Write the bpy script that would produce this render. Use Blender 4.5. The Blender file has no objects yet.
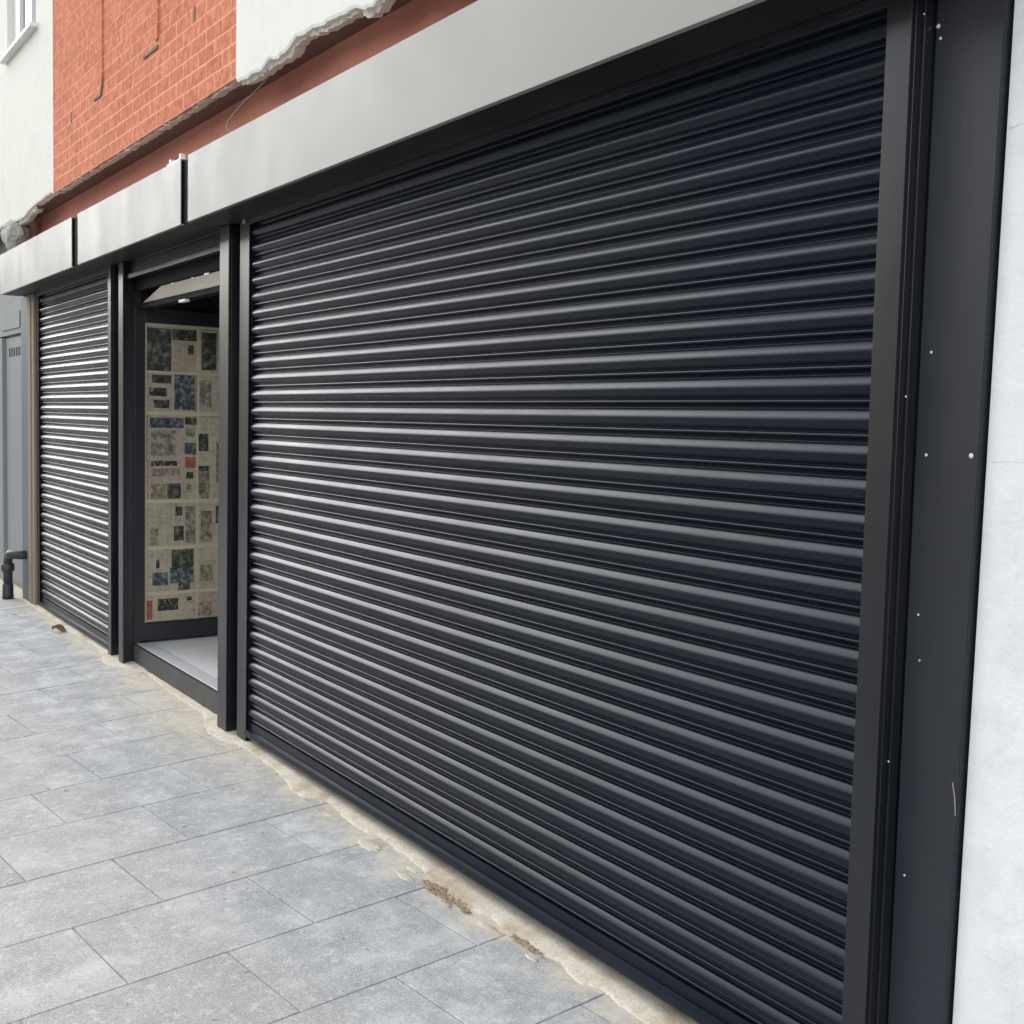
import bpy, bmesh, math, random
from mathutils import Vector, Matrix, noise
random.seed(7)
scn = bpy.context.scene
COL = scn.collection
H = 1.60                      # eye height; heights below are given from eye level
XL, XR = -5.50, -1.70         # curtain of the wide shutter
PITCH = 0.0762
PR = 0.0978315                # paving is laid about 5.6 degrees off the building line
CP, SP = math.cos(PR), math.sin(PR)

def ground(x, y):
    return H - 1.602106 - 0.0049284 * x + 0.0502159 * y

# ------------------------------------------------------------------ materials
def new_mat(name):
    m = bpy.data.materials.new(name); m.use_nodes = True
    nt = m.node_tree; b = nt.nodes['Principled BSDF']
    return m, nt, b

def N(nt, t, **k):
    n = nt.nodes.new(t)
    for a, v in k.items():
        setattr(n, a, v)
    return n

def coords(nt, scale=(1, 1, 1), loc=(0, 0, 0), rot=(0, 0, 0)):
    g = N(nt, 'ShaderNodeNewGeometry'); mp = N(nt, 'ShaderNodeMapping')
    mp.inputs['Scale'].default_value = scale; mp.inputs['Location'].default_value = loc; mp.inputs['Rotation'].default_value = rot
    nt.links.new(g.outputs['Position'], mp.inputs['Vector'])
    return mp.outputs['Vector']

def noise_tex(nt, vec, scale, detail=4, rough=.55):
    n = N(nt, 'ShaderNodeTexNoise')
    n.inputs['Scale'].default_value = scale; n.inputs['Detail'].default_value = detail; n.inputs['Roughness'].default_value = rough
    nt.links.new(vec, n.inputs['Vector']); return n.outputs['Fac']

def ramp(nt, fac, stops):
    r = N(nt, 'ShaderNodeValToRGB'); e = r.color_ramp.elements
    while len(e) < len(stops): e.new(.5)
    for i, (p, c) in enumerate(stops):
        e[i].position = p; e[i].color = (*c, 1) if len(c) == 3 else c
    nt.links.new(fac, r.inputs['Fac']); return r.outputs['Color']

def mix(nt, fac, a, b, mode='MIX'):
    m = N(nt, 'ShaderNodeMix', data_type='RGBA', blend_type=mode)
    for s, v in ((m.inputs[0], fac), (m.inputs[6], a), (m.inputs[7], b)):
        if isinstance(v, (int, float)): s.default_value = v
        elif isinstance(v, tuple): s.default_value = (*v, 1) if len(v) == 3 else v
        else: nt.links.new(v, s)
    return m.outputs[2]

def math_n(nt, op, a, b=0.0, c=None, clamp=False):
    m = N(nt, 'ShaderNodeMath', operation=op); m.use_clamp = clamp
    for i, v in enumerate((a, b) if c is None else (a, b, c)):
        if isinstance(v, (int, float)): m.inputs[i].default_value = v
        else: nt.links.new(v, m.inputs[i])
    return m.outputs[0]

def maprange(nt, v, a, b, c, d, smooth=False):
    m = N(nt, 'ShaderNodeMapRange'); m.clamp = True
    if smooth: m.interpolation_type = 'SMOOTHSTEP'
    nt.links.new(v, m.inputs['Value'])
    for k, x in zip(('From Min', 'From Max', 'To Min', 'To Max'), (a, b, c, d)): m.inputs[k].default_value = x
    return m.outputs['Result']

def bump(nt, b, h, dist, strength=1.0, prev=None):
    bn = N(nt, 'ShaderNodeBump'); bn.inputs['Distance'].default_value = dist; bn.inputs['Strength'].default_value = strength
    nt.links.new(h, bn.inputs['Height'])
    if prev is not None: nt.links.new(prev, bn.inputs['Normal'])
    nt.links.new(bn.outputs['Normal'], b.inputs['Normal']); return bn.outputs['Normal']

def coated(name, col, rough, spec=.5, dust=.35, dustcol=(.20, .19, .17), stretch=(1, 1, 1), wave=0.0, ior=1.5, metallic=0.0):
    """powder coated metal: thin film of dust, slightly uneven gloss"""
    m, nt, b = new_mat(name)
    v = coords(nt, stretch)
    n1 = noise_tex(nt, v, 3.0, 5); n2 = noise_tex(nt, v, 60.0, 3)
    d = math_n(nt, 'MULTIPLY', maprange(nt, n1, .45, .8, 0, 1), dust * .25)
    c = mix(nt, d, col, dustcol)
    c = mix(nt, math_n(nt, 'MULTIPLY', maprange(nt, n2, .62, .8, 0, 1), dust * .2), c, dustcol)
    nt.links.new(c, b.inputs['Base Color'])
    n9 = noise_tex(nt, coords(nt, (1, 1, .35), (2, 2, 2)), 4.5, 6, .65)
    r = math_n(nt, 'ADD', math_n(nt, 'MULTIPLY', math_n(nt, 'SUBTRACT', n1, .5), .18), math_n(nt, 'ADD', math_n(nt, 'MULTIPLY', math_n(nt, 'SUBTRACT', n9, .5), .16), rough))
    nt.links.new(r, b.inputs['Roughness'])
    b.inputs['Specular IOR Level'].default_value = spec; b.inputs['IOR'].default_value = ior
    b.inputs['Metallic'].default_value = metallic
    fine = noise_tex(nt, coords(nt), 900.0, 1)
    p = bump(nt, b, fine, .00002, .35)
    if wave:
        w = noise_tex(nt, coords(nt, (1, 1, 1)), 2.2, 2)
        bump(nt, b, w, wave, 1.0, p)
    return m

M = {}
M['slat'] = coated('slat_black', (.0026, .0062, .0150), .34, spec=.225, dust=.14, stretch=(.35, 1, 3), ior=1.5)
M['black'] = coated('black_coat', (.007, .0085, .013), .31, spec=.5, dust=.25, stretch=(1, 1, .25), wave=.0015, ior=1.55)
M['panel'] = coated('panel_black', (.018, .021, .029), .50, spec=.5, dust=.35, stretch=(1, 1, .4), wave=.002)
M['soffit'] = coated('soffit_black', (.013, .014, .016), .45, spec=.5, dust=.25)
M['doorframe'] = coated('door_frame_black', (.016, .018, .022), .33, spec=.6, dust=.25)
M['sillpaint'] = coated('sill_coat', (.03, .032, .035), .45, spec=.6, dust=.9, dustcol=(.28, .26, .23))
M['rubber'] = coated('black_brush', (.006, .006, .006), .8, spec=.2, dust=.1)
M['silver'] = coated('fascia_silver', (.30, .292, .268), .42, spec=.14, dust=.22, dustcol=(.24, .22, .19), metallic=.0, wave=.0012)
M['alu'] = coated('mill_aluminium', (.34, .31, .26), .55, spec=.3, dust=.6, metallic=.1)
M['thresh'] = coated('threshold_alu', (.72, .73, .74), .40, spec=.5, dust=.3, metallic=.25)
M['zinc'] = coated('screw_zinc', (.75, .75, .75), .35, spec=.6, dust=.1, metallic=.4)
M['pvc'] = coated('window_white', (.78, .78, .76), .35, dust=.4)
M['greypaint'] = coated('grey_gloss_paint', (.25, .26, .26), .62, spec=.15, dust=.5, stretch=(1, 1, .3))
M['bluegrey'] = coated('blue_grey_paint', (.12, .135, .15), .55, spec=.2, dust=.5, stretch=(1, 1, .3))
M['timber'] = coated('weathered_timber', (.25, .195, .15), .7, spec=.2, dust=.5, stretch=(4, 4, .2), dustcol=(.2, .15, .11))
M['pipe'] = coated('black_pipe', (.02, .021, .023), .5, dust=.8)
M['dark_in'] = coated('interior_dark', (.012, .012, .014), .8, spec=.2, dust=.3)  # near-black base stands in for unlit depth

def plaster(name, col, dirt=(.45, .44, .41), amt=.5, bumpd=.004, warm=None):
    m, nt, b = new_mat(name); v = coords(nt)
    n1 = noise_tex(nt, v, 1.3, 6, .6); n2 = noise_tex(nt, v, 9.0, 6, .65); n3 = noise_tex(nt, v, 140.0, 3, .6)
    c = mix(nt, math_n(nt, 'MULTIPLY', maprange(nt, n2, .5, .75, 0, 1), amt * .35), col, dirt)
    c = mix(nt, math_n(nt, 'MULTIPLY', maprange(nt, n1, .5, .8, 0, 1), amt * .4), c, dirt)
    vs = coords(nt, (9, 9, .7)); st = noise_tex(nt, vs, 1.2, 4, .6)
    c = mix(nt, math_n(nt, 'MULTIPLY', maprange(nt, st, .6, .8, 0, 1), amt * .25), c, dirt)
    nt.links.new(c, b.inputs['Base Color']); b.inputs['Roughness'].default_value = .85
    b.inputs['Specular IOR Level'].default_value = .58
    p = bump(nt, b, n2, bumpd, .8)
    bump(nt, b, n3, .0008, .8, p)
    return m
M['white'] = plaster('white_render', (.76, .74, .68))
M['whitewall'] = plaster('white_painted_wall', (.77, .77, .755), (.48, .485, .49), 1.0, .010)
M['cream'] = plaster('cream_render', (.74, .72, .65), (.5, .47, .42), .6)
M['rubble'] = plaster('broken_render', (.62, .60, .54), (.30, .28, .24), 1.0, .02)
M['redband'] = plaster('red_lintel', (.74, .31, .23), (.46, .22, .16), 1.0, .012)
M['underside'] = plaster('brown_underside', (.17, .10, .075), (.10, .07, .05), 1.0, .012)  # dark brown, set apart from the lighter red band
M['concrete'] = plaster('concrete_lump', (.40, .38, .34), (.2, .19, .17), 1.0, .02)
M['opp'] = plaster('opposite_stucco', (.66, .56, .41), (.5, .44, .34), .5)
M['opp_roof'] = plaster('opposite_roof', (.16, .13, .12), (.1, .1, .1), .5)
M['intfloor'] = plaster('interior_floor', (.74, .73, .70), (.45, .44, .42), .5, .001)

# salmon painted brickwork: raised joints lighter than the worn faces
def brick_mat():
    m, nt, b = new_mat('salmon_brick')
    g = N(nt, 'ShaderNodeNewGeometry'); sx = N(nt, 'ShaderNodeSeparateXYZ'); nt.links.new(g.outputs['Position'], sx.inputs[0])
    cx = N(nt, 'ShaderNodeCombineXYZ')
    wob = noise_tex(nt, g.outputs['Position'], 3.0, 3)
    nt.links.new(math_n(nt, 'ADD', sx.outputs['X'], math_n(nt, 'MULTIPLY', wob, .02)), cx.inputs['X'])
    nt.links.new(math_n(nt, 'ADD', math_n(nt, 'SUBTRACT', sx.outputs['Z'], H + 1.588 - 0.75), math_n(nt, 'MULTIPLY', wob, .006)), cx.inputs['Y'])
    br = N(nt, 'ShaderNodeTexBrick'); nt.links.new(cx.outputs[0], br.inputs['Vector'])
    br.inputs['Scale'].default_value = 1.0; br.inputs['Mortar Size'].default_value = .0055; br.inputs['Mortar Smooth'].default_value = .35
    br.inputs['Brick Width'].default_value = .225; br.inputs['Row Height'].default_value = .0758
    br.inputs['Color1'].default_value = (.0, .0, .0, 1); br.inputs['Color2'].default_value = (1, 1, 1, 1); br.inputs['Mortar'].default_value = (.5, .5, .5, 1)
    v = coords(nt)
    n1 = noise_tex(nt, v, 2.0, 6, .6); n2 = noise_tex(nt, v, 22.0, 6, .65); n3 = noise_tex(nt, v, 160.0, 3)
    face = ramp(nt, n2, [(.28, (.42, .125, .068)), (.48, (.59, .20, .112)), (.72, (.72, .30, .185))])
    face = mix(nt, .09, face, br.outputs['Color'], 'OVERLAY')
    face = mix(nt, maprange(nt, n1, .45, .75, 0, .35), face, (.55, .20, .12))
    # joints clear on the lowest courses, clogged with paint higher up
    clog = math_n(nt, 'MULTIPLY', maprange(nt, math_n(nt, 'ADD', sx.outputs['Z'], math_n(nt, 'MULTIPLY', n1, .5)), H + 2.0, H + 2.6, 1, .30), maprange(nt, n2, .25, .5, .45, 1))
    jf = math_n(nt, 'MULTIPLY', br.outputs['Fac'], clog)
    c = mix(nt, math_n(nt, 'MULTIPLY', jf, .66), face, (.92, .45, .29))
    nt.links.new(c, b.inputs['Base Color']); b.inputs['Roughness'].default_value = .9; b.inputs['Specular IOR Level'].default_value = .08
    hgt = math_n(nt, 'ADD', math_n(nt, 'MULTIPLY', jf, -.12), math_n(nt, 'MULTIPLY', n2, .8))
    p = bump(nt, b, hgt, .006, .9); bump(nt, b, n3, .0012, .8, p)
    return m
M['brick'] = brick_mat()

def slab_mat():
    m, nt, b = new_mat('concrete_slab'); v = coords(nt)
    at = N(nt, 'ShaderNodeAttribute', attribute_name='tone'); tone = at.outputs['Fac']
    n1 = noise_tex(nt, v, 1.1, 4, .55); n2 = noise_tex(nt, v, 5.5, 7, .68); n3 = noise_tex(nt, v, 150.0, 4, .7); n4 = noise_tex(nt, v, 26.0, 5, .7)
    cool = ramp(nt, n2, [(.30, (.31, .318, .322)), (.5, (.43, .437, .438)), (.64, (.60, .605, .60))])
    warm = ramp(nt, n2, [(.30, (.37, .36, .335)), (.5, (.455, .442, .415)), (.7, (.56, .545, .515))])
    g = N(nt, 'ShaderNodeNewGeometry'); sx = N(nt, 'ShaderNodeSeparateXYZ'); nt.links.new(g.outputs['Position'], sx.inputs[0])
    # the strip away from the shopfront is warmer and plainer
    outer_warm = maprange(nt, math_n(nt, 'ADD', sx.outputs['Y'], math_n(nt, 'MULTIPLY', n1, -1.0)), -1.55, -.95, 1, 0, True)
    wm = math_n(nt, 'MAXIMUM', outer_warm, maprange(nt, n1, .52, .68, 0, .7))
    c = mix(nt, wm, cool, warm)
    c = mix(nt, maprange(nt, tone, .2, 1, 0, .48), c, (.33, .34, .345))
    # granular surface, chalky blooms and dark pits
    c = mix(nt, maprange(nt, n3, .50, .32, 0, .6), c, (.20, .205, .21))
    c = mix(nt, maprange(nt, n3, .54, .68, 0, .75), c, (.70, .70, .69))
    c = mix(nt, maprange(nt, n4, .54, .72, 0, .7), c, (.68, .685, .68))
    n5 = noise_tex(nt, coords(nt, (1, 1, 1), (3, 9, 0)), 2.4, 6, .7); c = mix(nt, maprange(nt, n5, .54, .70, 0, .55), c, (.66, .665, .66))
    n6 = noise_tex(nt, coords(nt, (1, 1, 1), (5, 1, 0)), 17.0, 2, .5); c = mix(nt, maprange(nt, n6, .73, .77, 0, .7), c, (.16, .155, .15))
    c = mix(nt, maprange(nt, n4, .20, .36, .45, 0), c, (.27, .265, .26))
    # cement and sand washed off the new bedding, next to the frames
    sx2 = math_n(nt, 'ADD', sx.outputs['Y'], math_n(nt, 'MULTIPLY', math_n(nt, 'SUBTRACT', n2, .5), .5))
    near = maprange(nt, sx2, -.22, -.07, 0, 1, True)
    doorx = math_n(nt, 'SUBTRACT', 1.0, math_n(nt, 'MULTIPLY', math_n(nt, 'ABSOLUTE', math_n(nt, 'ADD', sx.outputs['X'], 6.0)), .55), clamp=True)
    far = math_n(nt, 'MULTIPLY', maprange(nt, sx2, -.50, -.12, 0, 1, True), doorx)
    st = math_n(nt, 'MULTIPLY', math_n(nt, 'MAXIMUM', near, far), maprange(nt, n4, .35, .62, .25, .95))
    c = mix(nt, st, c, (.66, .575, .43))
    # rusty-brown tinges
    nb = noise_tex(nt, coords(nt, (1, 1, 1), (7, 3, 0)), 3.1, 5, .6)
    c = mix(nt, maprange(nt, nb, .60, .74, 0, .35), c, (.42, .37, .31))
    nt.links.new(c, b.inputs['Base Color']); b.inputs['Roughness'].default_value = .82
    b.inputs['Specular IOR Level'].default_value = .3
    p = bump(nt, b, n2, .003, .7); p = bump(nt, b, n4, .0015, .8, p); bump(nt, b, n3, .0012, .9, p)
    return m
M['slab'] = slab_mat()
M['joint'] = plaster('joint_sand', (.34, .33, .305), (.15, .145, .135), 1.6, .004)

def mortar_mat():
    m, nt, b = new_mat('sandy_mortar'); v = coords(nt)
    n1 = noise_tex(nt, v, 7.0, 6, .65); n2 = noise_tex(nt, v, 120.0, 4, .7)
    n0 = noise_tex(nt, v, 2.3, 4); n1 = math_n(nt, 'ADD', math_n(nt, 'MULTIPLY', n1, .6), math_n(nt, 'MULTIPLY', n0, .4))
    c = ramp(nt, n1, [(.32, (.34, .26, .17)), (.42, (.56, .48, .36)), (.52, (.69, .63, .52)), (.68, (.62, .60, .55))])
    c = mix(nt, maprange(nt, n2, .48, .7, 0, .65), c, (.36, .30, .22))
    nt.links.new(c, b.inputs['Base Color']); b.inputs['Roughness'].default_value = .92
    p = bump(nt, b, n1, .012, .9); bump(nt, b, n2, .002, .9, p)
    return m
M['mortar'] = mortar_mat()
M['mortar_brown'] = plaster('damp_mortar', (.33, .24, .15), (.18, .12, .07), 1.0, .01)

def asphalt_mat():
    m, nt, b = new_mat('asphalt'); v = coords(nt)
    n = noise_tex(nt, v, 80.0, 4, .7); c = ramp(nt, n, [(.3, (.07, .07, .07)), (.7, (.13, .13, .13))])
    nt.links.new(c, b.inputs['Base Color']); b.inputs['Roughness'].default_value = .8; bump(nt, b, n, .004)
    return m
M['asphalt'] = asphalt_mat()
M['kerb'] = plaster('kerb_granite', (.34, .34, .33), (.2, .2, .2), .8)
M['terrain'] = plaster('far_ground', (.14, .14, .12), (.08, .09, .07), 1.0)

def glass_mat(name, col, rough=.05):
    m, nt, b = new_mat(name); b.inputs['Base Color'].default_value = (*col, 1)
    b.inputs['Roughness'].default_value = rough; b.inputs['Specular IOR Level'].default_value = .7
    n = noise_tex(nt, coords(nt), 1.5, 2); bump(nt, b, n, .004)
    return m
M['glass'] = glass_mat('window_glass', (.19, .20, .21))
M['glass_dark'] = glass_mat('dark_glass', (.03, .033, .035))

# newsprint: lines of type (unreadable), photographs and tints
def paper_mat(name, base, ink, strength):
    m, nt, b = new_mat(name)
    tc = N(nt, 'ShaderNodeNewGeometry'); sx = N(nt, 'ShaderNodeSeparateXYZ'); nt.links.new(tc.outputs['Position'], sx.inputs[0])
    line = math_n(nt, 'FRACT', math_n(nt, 'MULTIPLY', sx.outputs['Z'], 130.0))
    isl = math_n(nt, 'GREATER_THAN', line, .45)
    colm = math_n(nt, 'FRACT', math_n(nt, 'MULTIPLY', sx.outputs['Y'], 17.0))
    gut = math_n(nt, 'GREATER_THAN', colm, .12)
    w = noise_tex(nt, coords(nt, (1, 160, 260)), 1.0, 1)
    words = math_n(nt, 'GREATER_THAN', w, .42)
    f = math_n(nt, 'MULTIPLY', math_n(nt, 'MULTIPLY', isl, gut), words)
    v = coords(nt); n = noise_tex(nt, v, 7.0, 4); n2 = noise_tex(nt, v, 2.5, 3)
    c0 = mix(nt, maprange(nt, n, .4, .75, 0, .4), base, tuple(x * .72 for x in base))
    f = math_n(nt, 'MULTIPLY', f, maprange(nt, n2, .35, .55, strength * .3, strength))
    para = noise_tex(nt, coords(nt, (1, 24, 58)), 1.0, 3, .6); c0 = mix(nt, maprange(nt, para, .52, .66, 0, .26), c0, ink)
    c = mix(nt, f, c0, ink); nt.links.new(c, b.inputs['Base Color']); b.inputs['Roughness'].default_value = .75
    cr = noise_tex(nt, v, 12.0, 4, .6); bump(nt, b, cr, .006, .8)
    return m

def photo_mat(name, stops, sc):
    m, nt, b = new_mat(name); v = coords(nt, (1, 1, 1), (random.random() * 9, random.random() * 9, random.random() * 9))
    n = noise_tex(nt, v, sc, 5, .65); c = ramp(nt, n, stops)
    nt.links.new(c, b.inputs['Base Color']); b.inputs['Roughness'].default_value = .6
    cr = noise_tex(nt, coords(nt), 12.0, 4, .6); bump(nt, b, cr, .006, .8)
    return m
M['paper'] = paper_mat('newsprint', (.90, .80, .60), (.14, .13, .11), .45)
M['paper_pink'] = paper_mat('newsprint_pink', (.86, .72, .56), (.18, .12, .1), .35)
M['tape'] = plaster('masking_tape', (.90, .83, .62), (.6, .55, .4), .5, .001)
M['ph_dark'] = photo_mat('photo_dark', [(.35, (.045, .047, .042)), (.5, (.12, .12, .10)), (.66, (.42, .40, .33))], 26)
M['ph_blue'] = photo_mat('photo_blue', [(.35, (.05, .065, .09)), (.5, (.14, .17, .20)), (.64, (.50, .50, .46))], 30)
M['ph_brown'] = photo_mat('photo_brown', [(.35, (.22, .17, .12)), (.5, (.44, .38, .29)), (.64, (.74, .67, .53))], 28)
M['ph_red'] = photo_mat('photo_red', [(.35, (.50, .12, .09)), (.55, (.62, .24, .18)), (.68, (.78, .62, .5))], 34)
M['headline'] = photo_mat('headline_ink', [(.35, (.03, .03, .03)), (.55, (.09, .085, .08)), (.62, (.5, .46, .36))], 60)

# ------------------------------------------------------------------ mesh helpers
class MB:
    def __init__(s): s.bm = bmesh.new(); s.mi = 0; s.mats = []
    def mat(s, name):
        if name not in s.mats: s.mats.append(name)
        s.mi = s.mats.index(name); return s
    def _tagf(s, before):
        for f in s.bm.faces[:] if False else [f for f in s.bm.faces if f not in before]: f.material_index = s.mi
    def box(s, x0, x1, y0, y1, z0, z1, bev=0.0, seg=2):
        t = bmesh.new(); bmesh.ops.create_cube(t, size=1)
        for v in t.verts:
            v.co = Vector(((x0 + x1) / 2 + v.co.x * (x1 - x0), (y0 + y1) / 2 + v.co.y * (y1 - y0), (z0 + z1) / 2 + v.co.z * (z1 - z0)))
        if bev: bmesh.ops.bevel(t, geom=t.edges[:], offset=bev, segments=seg, affect='EDGES', profile=.5)
        return s.merge(t)
    def merge(s, t, M4=None):
        t.verts.index_update(); vs = [s.bm.verts.new(M4 @ v.co if M4 else v.co) for v in t.verts]
        for f in t.faces:
            nf = s.bm.faces.new([vs[v.index] for v in f.verts]); nf.material_index = s.mi; nf.smooth = f.smooth
        t.free(); return s
    def prism(s, pts, axis, a, b, bev=0.0):
        """closed polygon pts (2D) extruded along axis from a to b"""
        t = bmesh.new()
        def P(p, k): return Vector((k, p[0], p[1])) if axis == 'x' else Vector((p[0], k, p[1])) if axis == 'y' else Vector((p[0], p[1], k))
        A = [t.verts.new(P(p, a)) for p in pts]; B = [t.verts.new(P(p, b)) for p in pts]; n = len(pts)
        t.faces.new(A); t.faces.new(B[::-1])
        for i in range(n): t.faces.new((A[i], B[i], B[(i + 1) % n], A[(i + 1) % n]))
        bmesh.ops.recalc_face_normals(t, faces=t.faces[:])
        if bev: bmesh.ops.bevel(t, geom=t.edges[:], offset=bev, segments=2, affect='EDGES')
        return s.merge(t)
    def tube(s, pts, r, n=16, cap=True):
        t = bmesh.new(); rings = []
        rr = r if isinstance(r, (list, tuple)) else [r] * len(pts)
        pts = [Vector(p) for p in pts]
        up = None
        for i, p in enumerate(pts):
            d = (pts[min(i + 1, len(pts) - 1)] - pts[max(i - 1, 0)]).normalized()
            if up is None: up = d.orthogonal().normalized()
            up = (up - d * up.dot(d)).normalized()
            w = d.cross(up)
            rings.append([t.verts.new(p + (up * math.cos(6.28318 * k / n) + w * math.sin(6.28318 * k / n)) * rr[i]) for k in range(n)])
        for a, b in zip(rings, rings[1:]):
            for k in range(n):
                f = t.faces.new((a[k], a[(k + 1) % n], b[(k + 1) % n], b[k])); f.smooth = True
        if cap: t.faces.new(rings[0]); t.faces.new(rings[-1])
        bmesh.ops.recalc_face_normals(t, faces=t.faces[:])
        return s.merge(t)
    def build(s, name, m=None, parent=None):
        me = bpy.data.meshes.new(name); s.bm.to_mesh(me); s.bm.free()
        for k in (s.mats or [m]): me.materials.append(M[k])
        o = bpy.data.objects.new(name, me); COL.objects.link(o)
        if parent is not None:
            o.parent = parent; o.matrix_parent_inverse = parent.matrix_world.inverted() if False else Matrix.Translation(parent_base(parent)).inverted()
        return o

def parent_base(p):
    v = Vector(p.location)
    while p.parent is not None:
        p = p.parent; v = v + Vector(p.location) if False else v
    return BASE.get(p.name, Vector(p.location))
BASE = {}

def thing(name, label, cat, loc=(0, 0, 0), group=None):
    o = bpy.data.objects.new(name, None); COL.objects.link(o); o.location = loc; o.empty_display_size = .1
    o['label'] = label; o['category'] = cat
    if group: o['group'] = group
    BASE[o.name] = Vector(loc)
    return o

def tag(o, label, cat, group=None, kind=None):
    o['label'] = label; o['category'] = cat
    if group: o['group'] = group
    if kind: o['kind'] = kind
    return o

LEAFROT = None
def part(mb, name, m, root, label=None, parent=None):
    """child mesh written in world coordinates; sub-parts go under `parent`"""
    me = bpy.data.meshes.new(name); mb.bm.to_mesh(me); mb.bm.free()
    for k in (mb.mats or [m]): me.materials.append(M[k])
    if LEAFROT is not None: me.transform(LEAFROT)
    me.transform(Matrix.Translation(-BASE[root.name]))
    o = bpy.data.objects.new(name, me); COL.objects.link(o); o.parent = parent or root
    if label: o['label'] = label
    return o

def structure(mb, name, m):
    o = mb.build(name, m); o['kind'] = 'structure'; return o

def screw(mb, x, y, z, r=.0045):
    """pan head facing the street"""
    mb.tube([(x, y, z), (x, y - .0015, z), (x, y - .003, z)], [r, r * .9, r * .45], 10)

# ------------------------------------------------------------------ ground
def clip(poly, axis, lim, keep_less):
    out = []
    for i in range(len(poly)):
        a, b = poly[i], poly[(i + 1) % len(poly)]
        ia = (a[axis] <= lim) == keep_less; ib = (b[axis] <= lim) == keep_less
        if ia: out.append(a)
        if ia != ib:
            t = (lim - a[axis]) / (b[axis] - a[axis]); out.append((a[0] + (b[0] - a[0]) * t, a[1] + (b[1] - a[1]) * t))
    return out

KERB_Y = -3.6
def build_pavement():
    bm = bmesh.new(); lay = bm.faces.layers.float.new('tone')
    g = .0022
    a_lines = {0: -3.052, 1: -3.515, 2: -3.995, 3: -4.470, 4: -4.947, 5: -5.403, 6: -5.875, 7: -6.320, 8: -6.790, 9: -7.254, 10: -7.70}
    def al(n):
        if n in a_lines: return a_lines[n]
        return -3.052 - .4665 * n
    for n in range(-20, 62):
        a1, a0 = al(n), al(n + 1)
        off = -.512 if n % 2 == 0 else -.207
        for k in range(-9, 12):
            b0 = off + .6095 * k; b1 = b0 + .6095
            jit = random.uniform(-.0015, .0015)
            pa = [(a0 + g, b0 + g + jit), (a1 - g, b0 + g + jit), (a1 - g, b1 - g), (a0 + g, b1 - g)]
            poly = [(CP * a - SP * b, SP * a + CP * b) for a, b in pa]
            poly = clip(poly, 1, .06, True)
            if len(poly) > 2: poly = clip(poly, 1, KERB_Y, False)
            if len(poly) < 3: continue
            cx = sum(p[0] for p in poly) / len(poly); cy = sum(p[1] for p in poly) / len(poly)
            if cx < -28 or cx > 4.5: continue
            dz = random.uniform(-.0011, .0011); tx = random.uniform(-.0022, .0022); ty = random.uniform(-.0022, .0022)
            tone = random.random()
            def z(x, y): return ground(x, y) + dz + tx * (x - cx) + ty * (y - cy)
            top = []; edge = []; low = []
            for (x, y) in poly:
                L = math.hypot(x - cx, y - cy) or 1; ux, uy = (cx - x) / L, (cy - y) / L
                top.append(bm.verts.new((x + ux * .0035, y + uy * .0035, z(x, y))))
                edge.append(bm.verts.new((x + ux * .0006, y + uy * .0006, z(x, y) - .0022)))
                low.append(bm.verts.new((x, y, z(x, y) - .012)))
            fs = [bm.faces.new(top)]; m = len(poly)
            for i in range(m):
                j = (i + 1) % m
                fs.append(bm.faces.new((top[j], top[i], edge[i], edge[j]))); fs.append(bm.faces.new((edge[j], edge[i], low[i], low[j])))
            for f in fs: f[lay] = tone
    bmesh.ops.recalc_face_normals(bm, faces=bm.faces[:])
    me = bpy.data.meshes.new('pavement'); bm.to_mesh(me); bm.free(); me.materials.append(M['slab'])
    o = bpy.data.objects.new('pavement', me); COL.objects.link(o); o['kind'] = 'structure'
    # bedding seen in the joints
    b = MB(); t = bmesh.new(); q = [(-28.4, .08), (4.9, .08), (4.9, KERB_Y), (-28.4, KERB_Y)]
    t.faces.new([t.verts.new((x, y, ground(x, y) - .0058)) for x, y in q]); b.merge(t)
    structure(b, 'paving_bed', 'joint')
build_pavement()

k = MB()
for i in range(-32, 6):
    x0 = i * .915; z = ground(x0, KERB_Y)
    k.box(x0 + .002, x0 + .911, KERB_Y - .13, KERB_Y - .003, z - .3, z + .001, .008)
structure(k, 'kerb', 'kerb')
r = MB(); t = bmesh.new(); zr = ground(-6, KERB_Y) - .12
t.faces.new([t.verts.new(p) for p in ((-90, -10.6, zr), (60, -10.6, zr), (60, KERB_Y - .12, zr), (-90, KERB_Y - .12, zr))]); r.merge(t)
structure(r, 'road', 'asphalt')
r = MB(); r.box(-90, 60, -14.9, -10.6, zr - .3, zr + .12, .01); structure(r, 'opposite_pavement', 'kerb')
r = MB(); t = bmesh.new(); t.faces.new([t.verts.new(p) for p in ((-600, -600, zr - .35), (600, -600, zr - .35), (600, 600, zr - .35), (-600, 600, zr - .35))]); r.merge(t)
structure(r, 'terrain', 'terrain')

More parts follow.
